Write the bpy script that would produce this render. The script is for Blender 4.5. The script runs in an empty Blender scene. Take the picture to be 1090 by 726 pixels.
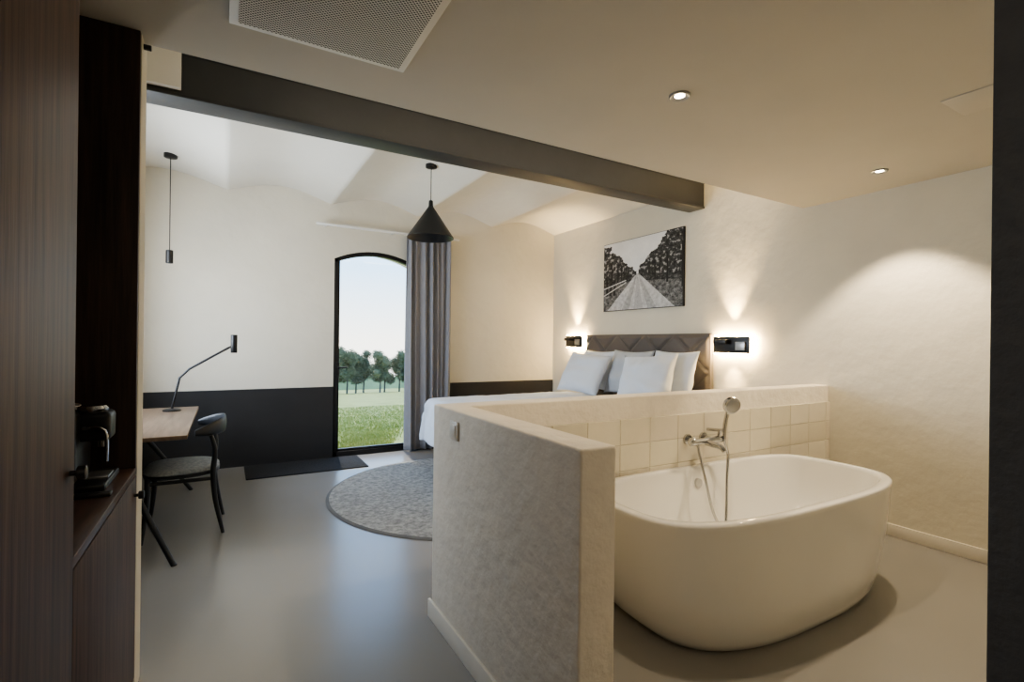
import bpy, bmesh, math, random
from mathutils import Vector, Matrix, noise
random.seed(7)
scene = bpy.context.scene
PI = math.pi
try:
    scene.view_settings.view_transform='AgX'; scene.view_settings.look='AgX - Medium High Contrast'
    scene.view_settings.exposure=0.05
except Exception: pass

# ------------------------------------------------------------------ materials
def new_mat(name):
    m = bpy.data.materials.new(name); m.use_nodes = True
    nt = m.node_tree; b = nt.nodes['Principled BSDF']
    return m, nt, b

def mat(name, col, rough=0.5, metal=0.0, var=0.06, scale=6.0, bump=0.0, bscale=60.0, stretch=(1,1,1),
        emis=None, estr=0.0, sheen=0.0, coat=0.0, col2=None, attr=None, detail=6, rvar=0.0, spec=None, bdist=0.01):
    m, nt, b = new_mat(name)
    tc = nt.nodes.new('ShaderNodeTexCoord'); mp = nt.nodes.new('ShaderNodeMapping')
    mp.inputs['Scale'].default_value = stretch
    nt.links.new(tc.outputs['Object'], mp.inputs['Vector'])
    n = nt.nodes.new('ShaderNodeTexNoise'); n.inputs['Scale'].default_value = scale
    n.inputs['Detail'].default_value = detail; n.inputs['Roughness'].default_value = 0.6
    nt.links.new(mp.outputs[0], n.inputs['Vector'])
    r = nt.nodes.new('ShaderNodeValToRGB')
    if col2 is None:
        c1 = [max(0, c*(1-var)) for c in col]; c2 = [min(1, c*(1+var)) for c in col]
    else:
        c1, c2 = col, col2
    r.color_ramp.elements[0].color = (*c1, 1); r.color_ramp.elements[1].color = (*c2, 1)
    r.color_ramp.elements[0].position = 0.3; r.color_ramp.elements[1].position = 0.7
    nt.links.new(n.outputs['Fac'], r.inputs['Fac'])
    src = r.outputs['Color']
    if attr:
        a = nt.nodes.new('ShaderNodeAttribute'); a.attribute_name = attr
        mx = nt.nodes.new('ShaderNodeMix'); mx.data_type = 'RGBA'; mx.blend_type = 'MULTIPLY'
        mx.inputs[0].default_value = 1.0
        nt.links.new(a.outputs['Color'], mx.inputs[6]); nt.links.new(src, mx.inputs[7])
        src = mx.outputs[2]
    nt.links.new(src, b.inputs['Base Color'])
    b.inputs['Roughness'].default_value = rough
    b.inputs['Metallic'].default_value = metal
    if spec is not None: b.inputs['Specular IOR Level'].default_value = spec
    if rvar:
        mr = nt.nodes.new('ShaderNodeMapRange')
        mr.inputs['To Min'].default_value = rough-rvar; mr.inputs['To Max'].default_value = rough+rvar
        nt.links.new(n.outputs['Fac'], mr.inputs['Value']); nt.links.new(mr.outputs[0], b.inputs['Roughness'])
    if sheen: b.inputs['Sheen Weight'].default_value = sheen
    if coat: b.inputs['Coat Weight'].default_value = coat; b.inputs['Coat Roughness'].default_value = 0.03
    if bump:
        n2 = nt.nodes.new('ShaderNodeTexNoise'); n2.inputs['Scale'].default_value = bscale; n2.inputs['Detail'].default_value = 5
        nt.links.new(mp.outputs[0], n2.inputs['Vector'])
        bp = nt.nodes.new('ShaderNodeBump'); bp.inputs['Strength'].default_value = bump; bp.inputs['Distance'].default_value = bdist
        nt.links.new(n2.outputs['Fac'], bp.inputs['Height']); nt.links.new(bp.outputs[0], b.inputs['Normal'])
    if emis:
        b.inputs['Emission Color'].default_value = (*emis, 1); b.inputs['Emission Strength'].default_value = estr
    return m

M = {}
M['wall'] = mat('plaster_cream', (0.72,0.68,0.58), 0.85, var=0.03, scale=2.5, bump=0.4, bscale=7, bdist=.02)
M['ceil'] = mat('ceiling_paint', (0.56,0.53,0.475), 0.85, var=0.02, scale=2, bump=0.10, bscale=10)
M['vault'] = mat('vault_plaster', (0.74,0.72,0.66), 0.85, var=0.02, scale=2, bump=0.25, bscale=8, bdist=.02)
M['half'] = mat('rough_plaster', (0.77,0.71,0.61), 0.85, var=0.05, scale=5, bump=0.65, bscale=16, bdist=.016)
M['floor'] = mat('microcement', (0.285,0.275,0.262), 0.26, var=0.025, scale=1.0, detail=2, spec=.95)
M['dado'] = mat('dado_paint', (0.026,0.026,0.028), 0.55, var=0.1, scale=3, bump=0.1, bscale=20)
M['jamb'] = mat('jamb_dark_plaster', (0.10,0.10,0.102), 0.8, var=0.12, scale=8, bump=0.6, bscale=30)
M['base'] = mat('baseboard_paint', (0.72,0.68,0.60), 0.5, var=0.02)
M['black'] = mat('black_metal', (0.010,0.010,0.011), 0.4, var=0.1, scale=20)
M['blackwood'] = mat('black_wood', (0.014,0.016,0.020), 0.42, var=0.2, scale=8, stretch=(1,1,0.2))
M['beam'] = mat('beam_grey_paint', (0.046,0.047,0.048), 0.5, var=0.08, scale=5, bump=0.15, bscale=15)
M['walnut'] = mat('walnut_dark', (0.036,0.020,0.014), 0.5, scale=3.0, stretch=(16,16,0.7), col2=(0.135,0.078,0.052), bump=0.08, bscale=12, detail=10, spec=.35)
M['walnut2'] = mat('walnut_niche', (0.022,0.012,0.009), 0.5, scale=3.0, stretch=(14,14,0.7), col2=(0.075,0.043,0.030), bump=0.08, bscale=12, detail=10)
M['counter'] = mat('walnut_counter', (0.06,0.030,0.020), 0.3, scale=3.0, stretch=(14,0.8,14), col2=(0.15,0.08,0.055), detail=10)
M['desk'] = mat('oak_top', (0.13,0.085,0.055), 0.35, scale=3, stretch=(10,0.8,10), col2=(0.24,0.165,0.11), detail=10)
M['tub'] = mat('white_acrylic', (0.85,0.84,0.80), 0.07, var=0.004, coat=0.8)
M['chrome'] = mat('chrome', (0.55,0.55,0.55), 0.12, metal=1.0, var=0.02)
M['steel'] = mat('brushed_steel', (0.40,0.40,0.40), 0.35, metal=0.8, var=0.05)
M['white'] = mat('white_paint', (0.78,0.77,0.74), 0.45, var=0.01)
M['plastic'] = mat('switch_plastic', (0.75,0.72,0.65), 0.35, var=0.01)
M['linen'] = mat('bed_linen', (0.70,0.76,0.86), 0.85, var=0.02, scale=4, bump=0.15, bscale=30, sheen=0.2)
M['linen_gray'] = mat('pillow_gray_linen', (0.46,0.50,0.56), 0.85, var=0.03, bump=0.2, bscale=60, sheen=0.2)
M['box'] = mat('boxspring_fabric', (0.10,0.10,0.105), 0.9, var=0.1, scale=60, bump=0.3, bscale=300)
M['head'] = mat('headboard_leatherette', (0.128,0.112,0.103), 0.5, var=0.08, scale=5, bump=0.12, bscale=80)
M['curtain'] = mat('curtain_fabric', (0.27,0.27,0.295), 0.9, var=0.06, scale=40, stretch=(1,1,0.3), bump=0.2, bscale=300, sheen=0.2)
M['rug'] = mat('rug_wool', (0.18,0.18,0.18), 0.95, scale=28, col2=(0.48,0.48,0.46), bump=1.0, bscale=140, detail=10)
M['rugedge'] = mat('rug_binding', (0.14,0.14,0.14), 0.9, var=0.1)
M['mat'] = mat('doormat_fibre', (0.022,0.023,0.027), 0.95, var=0.3, scale=60, bump=0.8, bscale=250)
M['cushion'] = mat('seat_cushion_fabric', (0.20,0.22,0.24), 0.9, scale=50, col2=(0.36,0.39,0.41), bump=0.3, bscale=200)
M['tile'] = mat('glazed_tile', (0.98,0.97,0.95), 0.2, var=0.02, scale=14, bump=0.15, bscale=9, attr='Col')
M['grout'] = mat('tile_grout', (0.60,0.55,0.46), 0.9, var=0.03)
M['art'] = mat('art_print', (0.97,0.97,0.97), 0.55, var=0.02, scale=60, attr='Col')
M['glow'] = mat('lamp_led', (1,0.8,0.5), 0.5, emis=(1,0.70,0.34), estr=95)
M['spotled'] = mat('spot_led', (1,0.9,0.7), 0.5, emis=(1,0.86,0.66), estr=25)
M['bark'] = mat('bark', (0.10,0.09,0.075), 0.9, var=0.3, scale=10)
M['leaf'] = mat('foliage', (0.07,0.09,0.045), 0.8, scale=2.0, col2=(0.19,0.21,0.11))
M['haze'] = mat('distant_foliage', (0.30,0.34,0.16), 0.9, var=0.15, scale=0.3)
M['grass'] = mat('field_grass', (0.24,0.25,0.06), 0.9, scale=0.9, col2=(0.40,0.38,0.11), bump=0.8, bscale=20)
M['blade'] = mat('grass_blades', (0.22,0.25,0.05), 0.8, scale=1.5, col2=(0.40,0.40,0.11))

def vent_mat():
    m, nt, b = new_mat('perforated_grille')
    tc = nt.nodes.new('ShaderNodeTexCoord')
    mp = nt.nodes.new('ShaderNodeMapping'); mp.inputs['Rotation'].default_value=(0,0,PI/4)
    nt.links.new(tc.outputs['Object'], mp.inputs['Vector'])
    sx = nt.nodes.new('ShaderNodeSeparateXYZ'); nt.links.new(mp.outputs[0], sx.inputs[0])
    def fr(o):
        a = nt.nodes.new('ShaderNodeMath'); a.operation='MULTIPLY'; a.inputs[1].default_value=95; nt.links.new(o, a.inputs[0])
        f = nt.nodes.new('ShaderNodeMath'); f.operation='FRACT'; nt.links.new(a.outputs[0], f.inputs[0])
        s = nt.nodes.new('ShaderNodeMath'); s.operation='SUBTRACT'; s.inputs[1].default_value=0.5; nt.links.new(f.outputs[0], s.inputs[0])
        p = nt.nodes.new('ShaderNodeMath'); p.operation='POWER'; p.inputs[1].default_value=2; 
        ab = nt.nodes.new('ShaderNodeMath'); ab.operation='ABSOLUTE'; nt.links.new(s.outputs[0], ab.inputs[0]); nt.links.new(ab.outputs[0], p.inputs[0])
        return p.outputs[0]
    ad = nt.nodes.new('ShaderNodeMath'); ad.operation='ADD'
    nt.links.new(fr(sx.outputs[0]), ad.inputs[0]); nt.links.new(fr(sx.outputs[1]), ad.inputs[1])
    lt = nt.nodes.new('ShaderNodeMath'); lt.operation='LESS_THAN'; lt.inputs[1].default_value=0.13; nt.links.new(ad.outputs[0], lt.inputs[0])
    mx = nt.nodes.new('ShaderNodeMix'); mx.data_type='RGBA'
    nt.links.new(lt.outputs[0], mx.inputs[0]); mx.inputs[6].default_value=(0.72,0.71,0.68,1); mx.inputs[7].default_value=(0.04,0.04,0.04,1)
    nt.links.new(mx.outputs[2], b.inputs['Base Color']); b.inputs['Roughness'].default_value=0.5
    return m
M['vent'] = vent_mat()

def glass_mat():
    m = bpy.data.materials.new('door_glass'); m.use_nodes=True; nt=m.node_tree
    nt.nodes.clear(); o=nt.nodes.new('ShaderNodeOutputMaterial'); t=nt.nodes.new('ShaderNodeBsdfTransparent'); g=nt.nodes.new('ShaderNodeBsdfGlossy')
    g.inputs['Roughness'].default_value=0.02; x=nt.nodes.new('ShaderNodeMixShader'); x.inputs[0].default_value=0.04
    nt.links.new(t.outputs[0],x.inputs[1]); nt.links.new(g.outputs[0],x.inputs[2]); nt.links.new(x.outputs[0],o.inputs[0]); return m
M['glass']=glass_mat()

# ------------------------------------------------------------------ mesh builder
class B:
    def __init__(s, name):
        s.name=name; s.bm=bmesh.new(); s.mats=[]; s.col=None
    def mi(s, m):
        mm=M[m]
        if mm not in s.mats: s.mats.append(mm)
        return s.mats.index(mm)
    def box(s,x0,x1,y0,y1,z0,z1,m,bev=0.0,seg=2,rot=None,piv=None):
        t=bmesh.new(); bmesh.ops.create_cube(t,size=1)
        for v in t.verts:
            v.co=Vector(((x0+x1)/2+v.co.x*(x1-x0),(y0+y1)/2+v.co.y*(y1-y0),(z0+z1)/2+v.co.z*(z1-z0)))
        if bev: bmesh.ops.bevel(t,geom=t.edges[:],offset=bev,segments=seg,profile=0.5,affect='EDGES')
        if rot is not None:
            p=Vector(piv if piv else ((x0+x1)/2,(y0+y1)/2,(z0+z1)/2))
            for v in t.verts: v.co=rot@(v.co-p)+p
        s.merge(t,m)
        return s
    def merge(s,t,m):
        i=s.mi(m)
        for f in t.faces: f.material_index=i
        me=bpy.data.meshes.new('tmp'); t.to_mesh(me); t.free(); s.bm.from_mesh(me); bpy.data.meshes.remove(me)
    def rings(s,rings,m,cap0=True,cap1=True,closed=True):
        i=s.mi(m); vs=[[s.bm.verts.new(p) for p in r] for r in rings]
        n=len(rings[0])
        for a in range(len(vs)-1):
            for k in range(n if closed else n-1):
                f=s.bm.faces.new((vs[a][k],vs[a][(k+1)%n],vs[a+1][(k+1)%n],vs[a+1][k])); f.material_index=i
        if cap0: f=s.bm.faces.new(vs[0][::-1]); f.material_index=i
        if cap1: f=s.bm.faces.new(vs[-1]); f.material_index=i
        return s
    def tube(s,pts,rad,m,seg=12,smooth=0,flat=1.0):
        pts=[Vector(p) for p in pts]
        if not isinstance(rad,(list,tuple)): rad=[rad]*len(pts)
        if smooth:
            P=[];Rr=[]
            n=len(pts)
            for i in range(n-1):
                p0=pts[max(i-1,0)];p1=pts[i];p2=pts[i+1];p3=pts[min(i+2,n-1)]
                for k in range(smooth):
                    t=k/smooth
                    P.append(0.5*((2*p1)+(p2-p0)*t+(2*p0-5*p1+4*p2-p3)*t*t+(3*p1-p0-3*p2+p3)*t**3)); Rr.append(rad[i]*(1-t)+rad[i+1]*t)
            P.append(pts[-1]);Rr.append(rad[-1]); pts=P; rad=Rr
        d=(pts[1]-pts[0]).normalized()
        u=d.orthogonal().normalized()
        if abs(d.z)<0.9: u=d.cross(Vector((0,0,1))).normalized()
        R=[]
        for i,p in enumerate(pts):
            if i==0: t=pts[1]-pts[0]
            elif i==len(pts)-1: t=pts[-1]-pts[-2]
            else: t=pts[i+1]-pts[i-1]
            t.normalize()
            u=(u-t*u.dot(t)).normalized(); w=t.cross(u)
            R.append([p+(u*math.cos(a)*flat+w*math.sin(a))*rad[i] for a in [2*PI*k/seg for k in range(seg)]])
        return s.rings(R,m)
    def cyl(s,p0,p1,r,m,r1=None,seg=28):
        return s.tube([p0,p1],[r,r if r1 is None else r1],m,seg)
    def lathe(s,c,prof,m,seg=40,cap0=True,cap1=True):
        return s.rings([[Vector((c[0]+r*math.cos(2*PI*k/seg),c[1]+r*math.sin(2*PI*k/seg),c[2]+z)) for k in range(seg)] for r,z in prof],m,cap0,cap1)
    def grid(s,fn,nu,nv,m,colfn=None):
        i=s.mi(m)
        V=[[s.bm.verts.new(fn(a/nu,b/nv)) for b in range(nv+1)] for a in range(nu+1)]
        for a in range(nu):
            for b in range(nv):
                f=s.bm.faces.new((V[a][b],V[a+1][b],V[a+1][b+1],V[a][b+1])); f.material_index=i
                if colfn:
                    if s.col is None: s.col=s.bm.loops.layers.float_color.new('Col')
                    c=colfn((a+.5)/nu,(b+.5)/nv)
                    for l in f.loops: l[s.col]=(*c,1)
        return s
    def done(s,smooth=True,angle=35,parent=None,recalc=True):
        if recalc: bmesh.ops.recalc_face_normals(s.bm,faces=s.bm.faces[:])
        me=bpy.data.meshes.new(s.name); s.bm.to_mesh(me); s.bm.free()
        for m in s.mats: me.materials.append(m)
        if smooth:
            for p in me.polygons: p.use_smooth=True
            try: me.set_sharp_from_angle(angle=math.radians(angle))
            except Exception: pass
        o=bpy.data.objects.new(s.name,me); scene.collection.objects.link(o)
        if parent: o.parent=parent
        return o
def empty(name):
    e=bpy.data.objects.new(name,None); scene.collection.objects.link(e); return e

# ------------------------------------------------------------------ dimensions
XR,YF,XL=4.31,6.27,-0.95
ZL=2.59; YC=2.495
ZS=3.03  # vault springing
# ------------------------------------------------------------------ shell
B('floor').box(-1.2,4.6,-2.2,6.45,-0.12,0,'floor').done(False)
B('wall_east').box(XR,XR+0.25,-2.2,6.62,0,3.4,'wall').done(False)
DX0,DX1=1.127,2.13; zs,rise=2.39,0.12
B('wall_north').box(-1.2,DX0,YF,YF+0.35,0,3.4,'wall').done(False)
B('wall_north').box(DX1,XR,YF,YF+0.35,0,3.4,'wall').done(False)
def archz(t): return zs+rise*(1-(2*t-1)**2)
w=B('wall_north_lintel')
N=20
for k in range(N):
    a=DX0+(DX1-DX0)*k/N; b=DX0+(DX1-DX0)*(k+1)/N
    za=archz(k/N); zb=archz((k+1)/N)
    t=bmesh.new()
    v=[t.verts.new(p) for p in [(a,YF,za),(b,YF,zb),(b,YF,3.4),(a,YF,3.4),(a,YF+.35,za),(b,YF+.35,zb),(b,YF+.35,3.4),(a,YF+.35,3.4)]]
    for f in [(0,1,2,3),(7,6,5,4),(0,4,5,1),(3,2,6,7)]: t.faces.new([v[i] for i in f])
    w.merge(t,'wall')
w.done(False)
w=B('wall_west'); WY0,WY1,WZ0,WZ1=4.0,5.5,1.05,2.4
w.box(XL-.25,XL,-2.2,WY0,0,3.4,'wall'); w.box(XL-.25,XL,WY1,YF,0,3.4,'wall')
w.box(XL-.25,XL,WY0,WY1,0,WZ0,'wall'); w.box(XL-.25,XL,WY0,WY1,WZ1,3.4,'wall'); w.done(False)
w=B('added_side_window')  # unseen frame and opening, added to let cool side light in
for (a,b,c,d) in [(WY0,WY1,WZ0,WZ0+.05),(WY0,WY1,WZ1-.05,WZ1),(WY0,WY0+.05,WZ0,WZ1),(WY1-.05,WY1,WZ0,WZ1),(4.73,4.77,WZ0,WZ1)]:
    w.box(XL-.14,XL-.08,a,b,c,d,'black')
w.done(False)
B('wall_south').box(-1.2,XR,-2.2,-2.0,0,ZL,'wall').done(False)
B('wall_jamb').box(1.065,1.25,-2.0,0.316,0,ZL,'jamb',0.006).done()
B('wall_bath').box(1.25,XR,0.18,0.316,0,ZL,'wall').done(False)
B('ceiling').box(-1.2,XR,-2.2,YC,ZL,3.4,'ceil',0.0).done(False)
# vaulted ceiling
edges=[-1.15,0.0,1.08,2.16,3.24,4.33]
def vz(x):
    for i in range(5):
        if edges[i]<=x<=edges[i+1]:
            t=(x-edges[i])/(edges[i+1]-edges[i])
            return ZS+0.13*(.66*(1-(2*t-1)**2)+.34*math.sin(PI*t)**2)
    return ZS
YV=3.70
w=B('ceiling_vault')
xs=[]
for i in range(5):
    for k in range(40): xs.append(edges[i]+(edges[i+1]-edges[i])*k/40)
xs.append(edges[-1])
w.rings([[Vector((x,YV,vz(x))) for x in xs],[Vector((x,YF+.02,vz(x))) for x in xs],[Vector((x,YF+.02,3.5)) for x in xs],[Vector((x,YV,3.5)) for x in xs]],'vault',False,False,False)
o=w.done(True,80)
w=B('ceiling_recess'); w.box(-1.2,XR,YC,YV,3.21,3.5,'vault'); w.done(False)
# beam (I profile)
w=B('steel_beam'); by=3.52; z0,z1=2.82,3.10
w.box(XL,XR,by,by+.20,z0,z0+.022,'beam',0.003); w.box(XL,XR,by,by+.20,z1-.022,z1,'beam',0.003); w.box(XL,XR,by+.012,by+.188,z0+.02,z1-.02,'beam')
w.done()
B('trim_beam_top').box(XL,XR,by+.01,by+.19,z1,3.22,'vault').done(False)
B('trim_beam_casing').box(XL,-0.24,by-.04,by-.001,2.855,3.21,'vault',0.004).done()
# wall end beside wardrobe
w=B('wall_closet_end'); w.box(XL,-0.295,2.42,YC,0,ZL,'wall'); w.box(XL,-0.295,YC,2.56,0,3.3,'wall'); w.done(False)
# dado
w=B('trim_dado'); w.box(XL,DX0-.0,YF-.012,YF,0,.85,'dado'); w.box(DX1,XR,YF-.012,YF,0,.85,'dado'); w.box(XL,XL+.012,2.56,YF-.012,0,.85,'dado'); w.done(False)
B('baseboard_east').box(XR-.014,XR,0.32,2.27,0,.09,'base',0.003).done()
B('baseboard_bath').box(1.25,XR-.014,0.316,0.33,0,.09,'base',0.003).done()
# half wall
HX0,HX1,HY0,HY1,HB=0.925,1.065,1.19,2.41,2.27; HZ=1.083
w=B('wall_half_height')
t=bmesh.new()
pts=[(HX0,HY0),(HX1,HY0),(HX1,HB),(XR,HB),(XR,HY1),(HX0,HY1)]
bv=[t.verts.new((x,y,0)) for x,y in pts]; f=t.faces.new(bv)
r=bmesh.ops.extrude_face_region(t,geom=[f])
for v in r['geom']:
    if isinstance(v,bmesh.types.BMVert): v.co.z=HZ
bmesh.ops.bevel(t,geom=[e for e in t.edges],offset=0.009,segments=3,profile=0.5,affect='EDGES')
w.merge(t,'half'); w.done()
w=B('baseboard_half_wall'); w.box(HX0-.014,HX0,HY0-.014,HY1+.014,0,.09,'base',0.003); w.box(HX0,HX1,HY0-.014,HY0,0,.09,'base',0.003); w.done()
# tiles
w=B('wall_tile_grout'); w.box(HX1,XR,HB-.006,HB,0.0,.95,'grout'); w.done(False)
tb=B('wall_tiling')
tb.mi('tile')
col=tb.bm.loops.layers.float_color.new('Col')
tw,th=0.245,0.155
def tile(x0,x1,z0_,z1_):
    t=bmesh.new(); bmesh.ops.create_cube(t,size=1)
    ax,az=random.uniform(-.005,.005),random.uniform(-.006,.006)
    for v in t.verts:
        q=v.co.copy()
        v.co=Vector(((x0+x1)/2+q.x*(x1-x0-.003),HB-.009+q.y*.008+(q.x*ax*(x1-x0)+q.z*az*(z1_-z0_) if q.y<0 else 0),(z0_+z1_)/2+q.z*(z1_-z0_-.003)))
    bmesh.ops.bevel(t,geom=t.edges[:],offset=0.002,segments=1,affect='EDGES')
    L=t.loops.layers.float_color.new('Col')
    g=random.uniform(.72,.82); c=(g*1.0,g*random.uniform(.925,.945),g*random.uniform(.77,.81),1)
    for f in t.faces:
        for l in f.loops: l[L]=c
    tb.merge(t,'tile')
zz=.95; 
while zz>0.05:
    x=HX1
    while x<XR-.01:
        tile(x,min(x+tw,XR),max(zz-th,0.0),zz); x+=tw
    zz-=th
tb.done()
# switch plate
w=B('light_switch'); w.box(HX0-.010,HX0,2.09,2.175,.95,1.035,'plastic',0.003); w.box(HX0-.014,HX0-.008,2.105,2.16,.965,1.02,'plastic',0.002); w.done()

# ------------------------------------------------------------------ glazed door
w=B('door_1'); fy0,fy1=YF+.002,YF+.07; fw=0.048; e_=.001
w.box(DX0+e_,DX0+fw,fy0,fy1,0,zs+.01,'black',0.004); w.box(DX1-fw,DX1-e_,fy0,fy1,0,zs+.01,'black',0.004)
w.box(DX0+e_,DX1-e_,fy0,fy1,0,.06,'black',0.004)
R=[]
for k in range(25):
    t=k/24; x=DX0+.001+(DX1-DX0-.002)*t; z=archz(t)-.001; R.append([Vector((x,fy0,z-fw)),Vector((x,fy0,z)),Vector((x,fy1,z)),Vector((x,fy1,z-fw))])
w.rings(R,'black')
w.box(DX0+fw,DX0+fw+.02,fy0+.015,fy1-.01,.06,zs+.0,'black',0.003)
w.box(DX0+fw,DX1-fw,fy0+.015,fy1-.01,.06,.09,'black',0.003)
w.cyl((DX0+.05,fy0-.0,1.08),(DX0+.05,fy0-.05,1.08),.01,'black'); w.cyl((DX0+.05,fy0-.05,1.08),(DX0+.15,fy0-.05,1.08),.009,'black')
w.box(DX0+.03,DX0+.068,fy0-.012,fy0,.98,1.14,'black',0.003)
w.box(DX0+fw,DX1-fw,YF+.03,YF+.036,.08,zs+.0,'glass')
w.done()
# curtain rail and curtain
w=B('curtain_rail'); w.box(.90,2.70,YF-.12,YF-.085,2.75,2.775,'white',0.003)
for x in (1.0,1.8,2.6): w.box(x,x+.03,YF-.10,YF,2.757,2.77,'white')
w.done()
def cur(u,v):
    x=1.985+u*.60; ph=u*2*PI*7+0.7*math.sin(v*2.5+u*5)+1.2*math.sin(u*9)
    amp=.060*(0.7+.3*v)*(.75+.35*math.sin(u*13+1)); 
    return Vector((x+.022*math.sin(ph*2)*(.3+.7*v)+.01*v*math.sin(u*20), YF-.10-.0+amp*math.sin(ph), 2.745-v*2.725))
w=B('curtain'); w.grid(cur,240,36,'curtain'); o=w.done(True,180,recalc=False)
sm=o.modifiers.new('s','SOLIDIFY'); sm.thickness=.004
# doormat
w=B('doormat'); w.box(.19,1.40,5.62,6.22,0,.012,'mat',0.004); w.done()
# rug
w=B('round_rug'); rc=(2.05,4.36,0)
w.lathe(rc,[(1.285,0.0),(1.297,.004),(1.285,.012),(1.27,.013)],'rugedge',128,True,False)
w.lathe(rc,[(1.27,.013),(1.0,.014),(.5,.014),(.1,.014)],'rug',128,False,True); w.done()

# ------------------------------------------------------------------ bed
bed=empty('bed'); BX0,BX1,BY0,BY1=2.06,4.22,3.47,5.33
B('boxspring').box(BX0+.03,BX1,BY0+.03,BY1-.03,.06,.42,'box',0.02,3).done(parent=bed)
w=B('legs')
for x in (BX0+.1,BX1-.1):
    for y in (BY0+.1,BY1-.1): w.cyl((x,y,.0145),(x,y,.07),.025,'black')
w.done(parent=bed)
B('mattress').box(BX0+.03,BX1,BY0+.03,BY1-.03,.42,.68,'linen',0.05,4).done(parent=bed)
TZ=.745
def duv(u,v):
    lx=u*2.39-.50; ly=v*(BY1-BY0+.8)-.40
    x=BX0+lx; y=BY0+ly; z=TZ
    W=BY1-BY0
    dx=max(0,-lx); dy=max(0,-ly,ly-W)
    def fold(d):
        r=.07
        if d<r*PI/2: return r*math.sin(d/r), r*(1-math.cos(d/r))
        return r+(d-r*PI/2)*.10, r+(d-r*PI/2)*.99
    ox,oz=fold(dx); oy,oz2=fold(dy)
    if dx>0: x=BX0-ox
    if ly<0: y=BY0-oy
    if ly>W: y=BY1+oy
    z-=max(oz,oz2)
    nn=noise.fractal(Vector((lx*2.2,ly*2.2,3.1)),1.0,2.0,4)*.028
    if dx>0: x+=nn+.012*math.sin(ly*11)*min(1,dx*4)
    elif dy>0: y+=nn*(-1 if ly<0 else 1)
    z+=nn*(1 if (dx==0 and dy==0) else .3)
    return Vector((x,y,max(z,.10)))
w=B('duvet'); w.grid(duv,110,110,'linen'); o=w.done(True,180,parent=bed,recalc=False)
sm=o.modifiers.new('s','SOLIDIFY'); sm.thickness=.025; sm.offset=1
# headboard
HBY0,HBY1=3.39,5.40; hz0,hz1=.10,1.52
w=B('headboard')
w.box(4.26,XR-.001,HBY0,HBY1,hz0,hz1,'head',0.015,3)
def hb(u,v):
    y=HBY0+.012+u*(HBY1-HBY0-.024); z=.55+v*(hz1-.012-.55)
    a=(y-HBY0)/.46+(z-hz1)/.40; b=(y-HBY0)/.46-(z-hz1)/.40
    d=min(abs(a-round(a)),abs(b-round(b)))
    e=min(u,1-u)*(HBY1-HBY0)/.03; e2=min(v,1-v)*.9/.03
    h=min(1,(d/.12))**.5*.028
    return Vector((4.262-h*min(1,e,e2),y,z))
w.grid(hb,220,100,'head'); w.done(True,60,parent=bed)

def pillow(name,c,wd,ht,th,rot,m):
    w=B(name); R=rot
    def fn(sgn):
        def g(u,v):
            a=2*u-1; b=2*v-1
            prof=((1-abs(a)**2.6)*(1-abs(b)**2.6))**.55 if abs(a)<1 and abs(b)<1 else 0
            pin=1-.07*(1-abs(b)**2)*abs(a)**3; pin2=1-.09*(1-abs(a)**2)*abs(b)**3
            nn=noise.noise(Vector((a*2.2+c[0]*3,b*2.2+c[1]*7,sgn)))*.03*min(1,prof*2)
            p=Vector((a*wd/2*pin, b*ht/2*pin2, sgn*(th/2*prof)+nn))
            return R@p+Vector(c)
        return g
    w.grid(fn(1),30,22,m); w.grid(fn(-1),30,22,m)
    bmesh.ops.remove_doubles(w.bm,verts=w.bm.verts[:],dist=.0008)
    return w.done(True,180)
def prot(yaw,lean,roll=0):
    base=Matrix(((0,0,-1),(-1,0,0),(0,1,0)))
    L=Matrix.Rotation(math.radians(lean),3,'Y')
    return Matrix.Rotation(math.radians(yaw),3,'Z')@L@base@Matrix.Rotation(math.radians(roll),3,'Z')
pillow('pillow',(4.10,4.98,1.07),.64,.52,.16,prot(0,16),'linen')
pillow('pillow',(4.04,4.34,1.075),.66,.54,.16,prot(0,18),'linen_gray')
pillow('pillow',(4.07,3.72,1.08),.60,.54,.16,prot(0,16),'linen')
pillow('pillow',(3.80,4.86,1.04),.64,.54,.20,prot(12,28,-4),'linen')
pillow('pillow',(3.80,3.82,1.05),.64,.54,.20,prot(12,26,4),'linen')

# ------------------------------------------------------------------ wall lamps
def wall_lamp(y0,y1,zc):
    w=B('wall_lamp')
    w.box(XR-.055,XR-.001,y0-.004,y1+.004,zc-.095,zc+.095,'glow',0.003)
    w.box(XR-.07,XR-.055,y0+.014,y1,zc-.080,zc+.080,'black',0.004)
    w.box(XR-.09,XR-.07,y0+.05,y0+.15,zc-.05,zc+.03,'steel',0.003)
    w.box(XR-.14,XR-.07,y1-.19,y1-.05,zc+.01,zc+.05,'black',0.004)
    w.done()
wall_lamp(2.93,3.34,1.405); wall_lamp(5.46,5.84,1.43)

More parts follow.
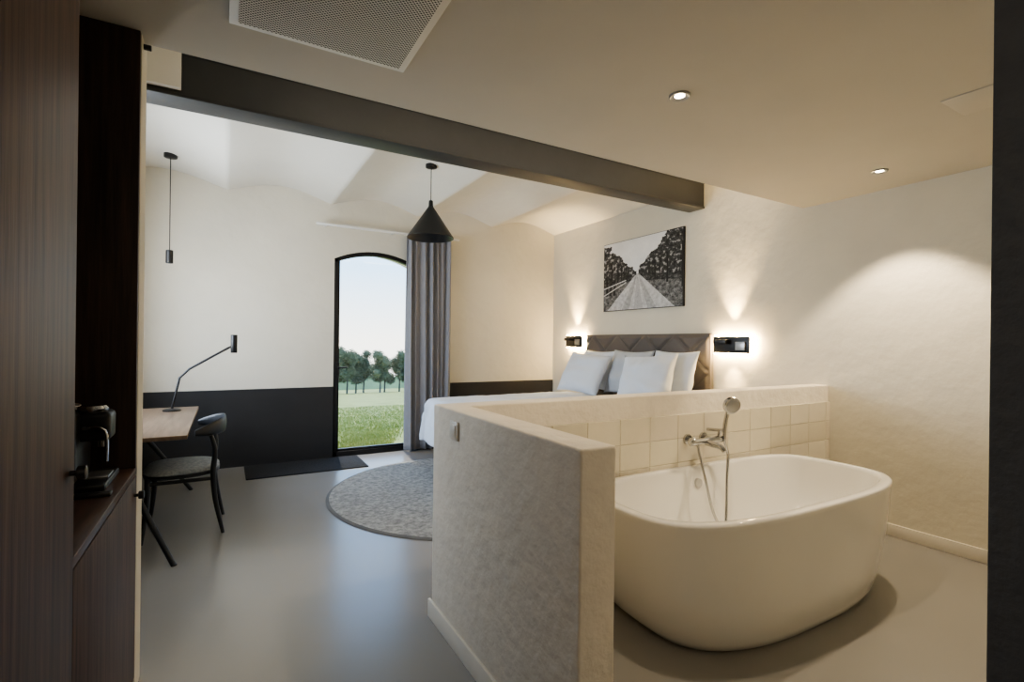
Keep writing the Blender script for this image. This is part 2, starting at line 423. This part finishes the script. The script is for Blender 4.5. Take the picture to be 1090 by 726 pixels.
# ------------------------------------------------------------------ artwork
def artcol(u,v):
    n1=noise.fractal(Vector((u*7,v*7,1.5)),1.0,2.0,5); n2=noise.noise(Vector((u*70,v*60,5)))
    n3=noise.fractal(Vector((u*26,v*22,9)),1.0,2.0,4)
    vx,vy=.47,.50
    c=.90-.10*max(0,v-.6)+.04*n1
    du=u-vx
    if v<=vy:
        d=vy-v
        lr=vx-.012-d*.80; rr=vx+.015+d*.86
        if lr<u<rr:
            s=(u-lr)/(rr-lr); c=.70+.12*n3+.05*n2
            if abs(s-.30)<.06 or abs(s-.70)<.06: c-=.13
            if abs(s-.5)<.07: c-=.07+.12*max(0,n3)
        else:
            c=.30+.2*n3+.16*n2
            if d<.10+.1*abs(du): c-=.16
    if du<-.012:
        top=vy+.04+1.00*(-du)+.10*n1; bot=vy-.02-.10*(-du)
        if bot<v<top: c=.15+.15*n3+.12*n2+(.30 if n3>.30 else 0)
    if du>.015:
        top=vy+.04+1.15*du+.10*n1; bot=vy-.02-.10*du
        if bot<v<top: c=.14+.14*n3+.12*n2+(.30 if n3>.32 else 0)
    for k in range(1,9):
        s=1/(.62+k*.55)
        for sg,sp in ((1,.62),(-1,.60)):
            tx=vx+sg*sp*s; tw_=.016*s
            if abs(u-tx)<tw_ and vy-.30*s<v<vy+.35*s+.02: c=.05
    for (px,ph) in ((.05,.30),(.10,.26),(.16,.22)):
        if abs(u-px)<.018 and .22<v<.22+ph: c=.07+.08*n3
    if u<.32:
        for q in (.30,.52):
            yy=vy-.03-(vx-u)*q
            if abs(v-yy)<.008: c=.75
    c=max(.02,min(.92,c))**1.6
    return (c,c,c)
AY0,AY1,AZ0,AZ1=3.765,5.075,1.82,2.685
w=B('framed_picture'); w.box(XR-.03,XR-.001,AY0,AY1,AZ0,AZ1,'black',0.003)
w.grid(lambda u,v:Vector((XR-.0315,AY1-.006-u*(AY1-AY0-.012),AZ0+.006+v*(AZ1-AZ0-.012))),240,160,'art',artcol); w.done(False,recalc=False)

# ------------------------------------------------------------------ bathtub
def se(cx,cy,a,b,z,n=3.0,seg=112):
    r=[]
    for k in range(seg):
        t=2*PI*k/seg; c=math.cos(t); s_=math.sin(t)
        nn=n if s_<0 else n+1.4*min(1,s_*3)
        r.append(Vector((cx+a*math.copysign(abs(c)**(2/nn),c),cy+b*math.copysign(abs(s_)**(2/nn),s_),z)))
    return r
TX,TY=2.625,1.80
w=B('bathtub')
secs=[(.0,.80,.396,2.8),(.012,.825,.409,2.85),(.05,.858,.420,2.9),(.12,.89,.429,3.0),(.22,.922,.436,3.1),(.36,.955,.442,3.2),(.50,.98,.446,3.2),(.59,.99,.448,3.2),(.609,.993,.450,3.2),(.618,.989,.446,3.2),(.621,.980,.437,3.2),(.621,.948,.405,3.2),(.617,.939,.396,3.2),(.60,.933,.390,3.2),(.50,.905,.37,3.1),(.38,.865,.345,2.9),(.26,.79,.31,2.7),(.18,.70,.27,2.6),(.145,.60,.21,2.5),(.132,.45,.13,2.3),(.13,.2,.05,2.0)]
w.rings([se(TX,TY,a,b,z,n) for z,a,b,n in secs],'tub')
w.cyl((TX,TY,.129),(TX,TY,.136),.032,'chrome')
w.cyl((TX,TY+.384,.52),(TX,TY+.362,.52),.03,'chrome')
w.done(True,50)

# faucet
w=B('bath_faucet'); fx,fy,fz=2.69,2.165,.785
for dx in (-.075,.075):
    w.cyl((fx+dx,HB-.013,fz),(fx+dx,HB-.028,fz),.034,'chrome'); w.cyl((fx+dx,HB-.02,fz),(fx+dx,fy,fz),.016,'chrome')
w.tube([(fx-.15,fy,fz),(fx-.145,fy,fz),(fx-.10,fy,fz),(fx-.095,fy,fz),(fx+.095,fy,fz),(fx+.10,fy,fz),(fx+.145,fy,fz),(fx+.15,fy,fz)],[.018,.023,.023,.021,.021,.023,.023,.018],'chrome',28)
w.tube([(fx,fy,fz-.01),(fx,fy-.05,fz-.015),(fx,fy-.11,fz-.02),(fx,fy-.14,fz-.045)],[.02,.019,.017,.015],'chrome',20,6)
w.cyl((fx-.15,fy,fz+.0),(fx-.15,fy-.03,fz+.045),.006,'chrome')
w.cyl((fx+.12,fy,fz+.0),(fx+.12,fy-.01,fz+.06),.012,'chrome')
hx=fx+.155
w.tube([(hx-.03,HB-.013,fz+.05),(hx-.03,fy-.02,fz+.06)],.011,'chrome',16)
w.tube([(hx-.005,fy-.02,fz-.01),(hx,fy-.02,fz+.09),(hx+.01,fy-.03,fz+.17),(hx+.012,fy-.045,fz+.21)],[.010,.013,.013,.018],'chrome',20,5)
hc=Vector((hx+.012,fy-.06,fz+.225)); nd=Vector((-.35,-.88,-.2)).normalized()
w.tube([hc-nd*.018,hc-nd*.012,hc+nd*.012,hc+nd*.016],[.028,.055,.055,.049],'chrome',32)
w.tube([hc+nd*.0162,hc+nd*.0185],[.046,.044],'steel',32)
w.tube([(fx-.08,fy,fz-.02),(fx-.078,fy-.02,fz-.10),(fx-.075,2.10,fz-.25),(fx-.055,2.07,.38),(fx-.02,2.04,.28),(fx+.03,2.04,.28),(fx+.08,2.07,.38),(hx-.02,2.11,.54),(hx+.02,fy-.03,.68),(hx-.005,fy-.02,fz-.01)],.0085,'chrome',12,10)
w.done(True,50)

# ------------------------------------------------------------------ ceiling things
w=B('ceiling_vent_grille'); vx0,vx1,vy0,vy1=0.0,.665,1.50,2.147
w.box(vx0,vx1,vy0,vy1,ZL-.012,ZL,'white',0.003); w.box(vx0+.03,vx1-.03,vy0+.03,vy1-.03,ZL-.016,ZL-.011,'vent'); w.done()
w=B('ceiling_hatch'); w.box(2.98,3.25,.80,1.07,ZL-.006,ZL,'ceil',0.001); w.done()
def downlight(x,y):
    w=B('recessed_spotlight')
    w.lathe((x,y,ZL),[(.050,0),(.050,-.005),(.044,-.009),(.036,-.006),(.031,-.001)],'steel',36,False,False)
    w.lathe((x,y,ZL),[(.031,-.0012),(.024,-.0012)],'black',36,False,False)
    w.lathe((x,y,ZL),[(.024,-.0025),(.001,-.0025)],'spotled',36,False,True); w.done()
downlight(1.87,1.68); downlight(3.82,1.70)
w=B('smoke_detector'); w.lathe((.50,4.5,vz(.50)),[(.05,.01),(.05,-.02),(.042,-.032),(.02,-.036)],'white',32); w.done()
def cone_pendant():
    x,y=1.75,4.70; zc=vz(x)
    w=B('pendant_lamp')
    w.lathe((x,y,zc),[(.055,.004),(.055,-.026),(.03,-.032)],'black',32)
    w.cyl((x,y,zc),(x,y,2.79),.004,'black',seg=8)
    w.lathe((x,y,0),[(.012,2.80),(.02,2.795),(.022,2.745),(.026,2.735),(.228,2.435),(.228,2.425),(.222,2.43),(.022,2.725)],'black',64,True,True)
    w.lathe((x,y,0),[(.018,2.70),(.032,2.66),(.035,2.63),(.022,2.60),(.003,2.595)],'white',24)
    w.done(True,30)
cone_pendant()
w=B('pendant_light_slim'); x,y=-.47,5.75; zc=vz(x)
w.lathe((x,y,zc),[(.055,.004),(.055,-.03),(.05,-.033)],'black',32); w.cyl((x,y,zc),(x,y,2.22),.004,'black',seg=8)
w.lathe((x,y,0),[(.02,2.245),(.03,2.24),(.03,2.12),(.025,2.118),(.022,2.125)],'black',32); w.done()

# ------------------------------------------------------------------ desk, lamp, chair
w=B('desk'); DXa,DXb,DYa,DYb=XL+.02,-.215,3.98,5.66
w.box(DXa,DXb,DYa,DYb,.728,.756,'desk',0.004)
def leg(p0,p1,r0=.022,r1=.016): w.tube([p0,p1],[r0,r1],'blackwood',14)
leg((-.70,4.28,.728),(-.26,3.70,.0)); leg((-.70,4.28,.728),(-.90,3.80,0.0))
leg((-.70,5.25,.728),(-.26,5.50,.0)); leg((-.70,5.25,.728),(-.90,5.45,0.0))
w.box(-.73,-.67,4.25,5.28,.68,.728,'blackwood',0.004)
w.done()
w=B('desk_lamp'); ly=5.38
w.lathe((-.41,ly,.756),[(.07,0),(.07,.012),(.05,.02),(.012,.024)],'black',36)
w.tube([(-.41,ly,.77),(-.355,ly,1.05),(-.28,ly,1.13),(.03,ly,1.325)],.010,'black',12)
w.tube([(.03,ly,1.325),(.065,ly,1.345)],.008,'black',12)
w.tube([(.07,ly,1.275),(.07,ly,1.28),(.07,ly,1.44),(.07,ly,1.445)],[.024,.028,.028,.024],'black',28)
w.done(True,40)

w=B('dining_chair'); cx,cy=-.262,4.40   # faces -x (desk)
def C(px,py,pz): return (cx+px,cy+py,pz)
def seatr(sc,z):
    r=[]
    for k in range(56):
        t=2*PI*k/56; c=math.cos(t); s_=math.sin(t)
        X=math.copysign(abs(c)**.72,c)*.235*sc; Y=math.copysign(abs(s_)**.72,s_)*(.25-.03*c)*sc
        r.append(Vector(C(X,Y,z)))
    return r
w.rings([seatr(.9,.425),seatr(.99,.428),seatr(1.0,.437),seatr(1.0,.445),seatr(.98,.449)],'blackwood')
w.rings([seatr(.95,.449),seatr(.985,.456),seatr(.985,.468),seatr(.93,.482),seatr(.6,.49),seatr(.2,.491)],'cushion')
w.tube([C(-.22,-.23,0),C(-.195,-.215,.25),C(-.19,-.21,.44)],[.011,.017,.018],'blackwood',14,4)
w.tube([C(-.22,.23,0),C(-.195,.215,.25),C(-.19,.21,.44)],[.011,.017,.018],'blackwood',14,4)
for sgn in (-1,1):
    w.tube([C(.26,.22*sgn,0),C(.21,.215*sgn,.25),C(.195,.215*sgn,.44),C(.205,.225*sgn,.60),C(.18,.235*sgn,.715)],[.011,.017,.019,.017,.014],'blackwood',14,5)
for a,b in [((-.19,-.21),(-.19,.21)),((.20,-.21),(.20,.21)),((-.19,-.21),(.20,-.21)),((-.19,.21),(.20,.21))]:
    w.tube([C(a[0],a[1],.40),C(b[0],b[1],.40)],.013,'blackwood',12)
R=[]
n=40
for i in range(n+1):
    t=-1+2*i/n; ang=t*math.radians(80)
    rx,ry=.22,.275
    p=Vector((cx+.045+rx*math.cos(ang),cy+ry*math.sin(ang),.735+.035*math.cos(ang)))
    tang=Vector((-rx*math.sin(ang),ry*math.cos(ang),0)).normalized(); nrm=Vector((tang.y,-tang.x,0))
    hh=.052*math.cos(t*PI/2*.93)**.7+.010; tt=.012
    R.append([p+nrm*(tt*math.cos(q))+Vector((0,0,1))*(hh*math.sin(q)) for q in [2*PI*k/16 for k in range(16)]])
w.rings(R,'blackwood')
w.done(True,50)

# ------------------------------------------------------------------ wardrobe
WX=-.295
w=B('wardrobe')
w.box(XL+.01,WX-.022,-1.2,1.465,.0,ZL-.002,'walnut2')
w.box(WX-.020,WX,-1.2,.74,.08,ZL-.01,'walnut',0.002); w.box(WX-.020,WX,.744,1.478,.08,ZL-.01,'walnut',0.002)
w.box(XL+.01,WX-.04,-1.2,1.465,0,.078,'black')
def knob(y,z): 
    w.cyl((WX,y,z),(WX+.014,y,z),.006,'black'); w.tube([(WX+.012,y,z),(WX+.014,y,z),(WX+.028,y,z),(WX+.03,y,z)],[.012,.015,.015,.012],'black',24)
knob(1.44,1.10)
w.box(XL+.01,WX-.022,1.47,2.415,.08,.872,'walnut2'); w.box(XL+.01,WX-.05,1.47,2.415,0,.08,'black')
w.box(WX-.020,WX,1.482,2.412,.08,.868,'walnut',0.002)
w.box(XL+.01,WX,1.47,2.415,.874,.90,'counter',0.002)
knob(2.37,.80)
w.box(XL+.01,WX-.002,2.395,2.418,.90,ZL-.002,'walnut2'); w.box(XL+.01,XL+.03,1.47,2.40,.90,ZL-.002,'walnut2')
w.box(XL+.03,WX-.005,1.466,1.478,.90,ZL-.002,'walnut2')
w.done()
w=B('door_knob'); w.cyl((WX,2.47,2.565),(WX+.025,2.47,2.565),.011,'black'); w.done()

# coffee machine
w=B('coffee_machine'); mx,my=-.405,2.20; z=.901
w.box(mx-.12,mx+.07,my-.14,my+.12,z,z+.025,'black',0.006)
w.box(mx-.12,mx-.01,my-.12,my+.12,z+.02,z+.255,'black',0.02,4)
w.box(mx-.06,mx+.07,my-.055,my+.055,z+.15,z+.25,'black',0.018,4)
w.lathe((mx+.01,my,z+.25),[(.045,0),(.048,.008),(.04,.018),(.01,.02)],'chrome',32)
w.cyl((mx+.04,my,z+.155),(mx+.04,my,z+.125),.012,'chrome')
w.tube([(mx+.0,my-.07,z+.2),(mx+.06,my-.09,z+.19),(mx+.065,my-.09,z+.09)],.006,'chrome',10,5)
w.box(mx+.0,mx+.065,my-.05,my+.05,z+.025,z+.032,'steel',0.002)
w.lathe((mx-.07,my+.01,z+.255),[(.05,0),(.05,.015),(.045,.018)],'steel',28)
w.done()
w=B('serving_tray'); w.box(-.44,-.31,2.00,2.035,.90,.912,'black',0.003); w.done()

# ------------------------------------------------------------------ exterior
def gz(y): return -.14-.088*(y-6.6)
w=B('ground_field'); w.grid(lambda u,v:Vector((-60+u*160,6.6+v*v*240,gz(6.6+v*v*240)+.0)),20,60,'grass'); w.done(True,180)
w=B('grass_tufts'); i=w.mi('blade')
for k in range(16000):
    y=6.9+random.random()**1.6*16; x=random.uniform(.7,1.2)+ (y-6)*random.uniform(.13,.42)+.4
    h=random.uniform(.03,.07); a=random.uniform(0,PI); dx,dy=math.cos(a)*.012,math.sin(a)*.012; z=gz(y)-.005
    vs=[w.bm.verts.new(p) for p in ((x-dx,y-dy,z),(x+dx,y+dy,z),(x+random.uniform(-.04,.04),y+random.uniform(-.04,.04),z+h))]
    f=w.bm.faces.new(vs); f.material_index=i
w.done(False,recalc=False)
def tree(x,y,H,seed):
    rnd=random.Random(seed); z=gz(y)-.05
    w=B('tree')
    w.tube([(x,y,z),(x+.05,y,z+H*.35),(x-.03,y,z+H*.8)],[.12,.09,.03],'bark',8,3)
    bl=[]
    for k in range(12):
        t=rnd.uniform(.36,.94); r=H*.12*(1.15-abs(t-.6))*rnd.uniform(.8,1.2)
        bl.append((Vector((x+rnd.uniform(-1,1)*H*.16*(1.1-t*.7),y+rnd.uniform(-1,1)*H*.17,z+t*H)),r))
    for c,r in bl:
        w.tube([(x,y,z+H*.3),tuple(c)],[.04,.015],'bark',5)
        t=bmesh.new(); bmesh.ops.create_icosphere(t,subdivisions=3,radius=r*.75)
        for v in t.verts: v.co=v.co*(1+.35*noise.noise(v.co*2.2/r+c))+c
        w.merge(t,'leaf')
        li=w.mi('leaf')
        for q in range(420):
            d=Vector((rnd.gauss(0,1),rnd.gauss(0,1),rnd.gauss(0,1))).normalized()*r*rnd.uniform(.7,1.4)+c
            e1=Vector((rnd.gauss(0,1),rnd.gauss(0,1),rnd.gauss(0,1))).normalized()*.08; e2=e1.orthogonal().normalized()*.07
            f=w.bm.faces.new([w.bm.verts.new(d-e1),w.bm.verts.new(d-e2),w.bm.verts.new(d+e1),w.bm.verts.new(d+e2)]); f.material_index=li
    w.done(False,recalc=False)
xx=8; sd=1
while xx<24:
    tree(xx,66+random.uniform(-2,2),random.uniform(4.8,6.2),sd); sd+=1; xx+=random.uniform(1.1,1.7)
w=B('distant_treeline')
def dt(u,v):
    x=-60+u*160; b=gz(130)-1; h=b+v*(4.5+2.2*noise.fractal(Vector((x*.12,0,0)),1,2,4)); return Vector((x,130+2*v,h))
w.grid(dt,300,3,'haze'); w.done(False)

# ------------------------------------------------------------------ lights
def add_light(name,kind,loc,energy,color,**k):
    l=bpy.data.lights.new(name,kind); l.energy=energy; l.color=color
    for a,b in k.items():
        if a not in('rot','aim'): setattr(l,a,b)
    o=bpy.data.objects.new(name,l); o.location=loc; scene.collection.objects.link(o)
    if 'aim' in k:
        o.rotation_euler=(Vector(k['aim'])-Vector(loc)).to_track_quat('-Z','Y').to_euler()
    return o
WARM=(1,.82,.58)
add_light('spot_light_1','SPOT',(1.87,1.68,ZL-.02),66,WARM,spot_size=math.radians(100),spot_blend=.5,shadow_soft_size=.03,aim=(1.87,1.68,0))
add_light('spot_light_2','SPOT',(3.82,1.70,ZL-.02),125,WARM,spot_size=math.radians(92),spot_blend=.35,shadow_soft_size=.03,aim=(3.88,1.74,0))
add_light('cove_light','AREA',(2.2,2.62,3.0),11,(1,.86,.66),shape='RECTANGLE',size=3.6,size_y=.12,aim=(2.2,5.2,2.3))
add_light('entry_fill_light','AREA',(.3,-.9,ZL-.03),17,(1,.87,.68),shape='RECTANGLE',size=1.0,size_y=1.0,aim=(.3,-.9,0))  # added soft fill behind the camera, stands for no known fitting
add_light('added_side_fill','AREA',(XL-.2,4.75,1.72),82,(.82,.90,1),shape='RECTANGLE',size=1.4,size_y=1.25,aim=(3,4.75,1.45))  # added cool fill lamp, out of view at the invented west opening
for yy in (3.15,5.65):
    add_light('wall_lamp_up','SPOT',(XR-.08,yy,1.52),150,(1,.70,.34),spot_size=math.radians(60),spot_blend=1,shadow_soft_size=.015,aim=(XR-.04,yy,2.6))
    add_light('wall_lamp_down','SPOT',(XR-.08,yy,1.29),30,(1,.70,.34),spot_size=math.radians(80),spot_blend=1,shadow_soft_size=.015,aim=(XR-.06,yy,.4))
add_light('sun','SUN',(0,0,10),4.2,(1,.93,.80),angle=.02,aim=(-.6,-5.2,-2)) 

wd=bpy.data.worlds.new('sky'); scene.world=wd; wd.use_nodes=True; nt=wd.node_tree
bg=nt.nodes['Background']; tc=nt.nodes.new('ShaderNodeTexCoord'); sx=nt.nodes.new('ShaderNodeSeparateXYZ'); rp=nt.nodes.new('ShaderNodeValToRGB')
nt.links.new(tc.outputs['Generated'],sx.inputs[0]); nt.links.new(sx.outputs[2],rp.inputs[0]); nt.links.new(rp.outputs[0],bg.inputs[0])
rp.color_ramp.elements[0].position=0.0; rp.color_ramp.elements[0].color=(.98,.97,.90,1)
rp.color_ramp.elements[1].position=.5; rp.color_ramp.elements[1].color=(.22,.48,.95,1)
e=rp.color_ramp.elements.new(.14); e.color=(.50,.75,1,1)
bg.inputs[1].default_value=3.1

# ------------------------------------------------------------------ camera
cam=bpy.data.cameras.new('camera'); co=bpy.data.objects.new('camera',cam); scene.collection.objects.link(co)
cam.sensor_width=36; cam.lens=532/1090*36; cam.shift_y=.0018; cam.clip_start=.02; cam.clip_end=600
th_=math.atan(305/532)
co.matrix_world=Matrix.Translation((0,0,1.4))@Matrix.Rotation(-th_,4,'Z')@Matrix.Rotation(PI/2,4,'X')@Matrix.Rotation(.0118,4,'Z')
scene.camera=co
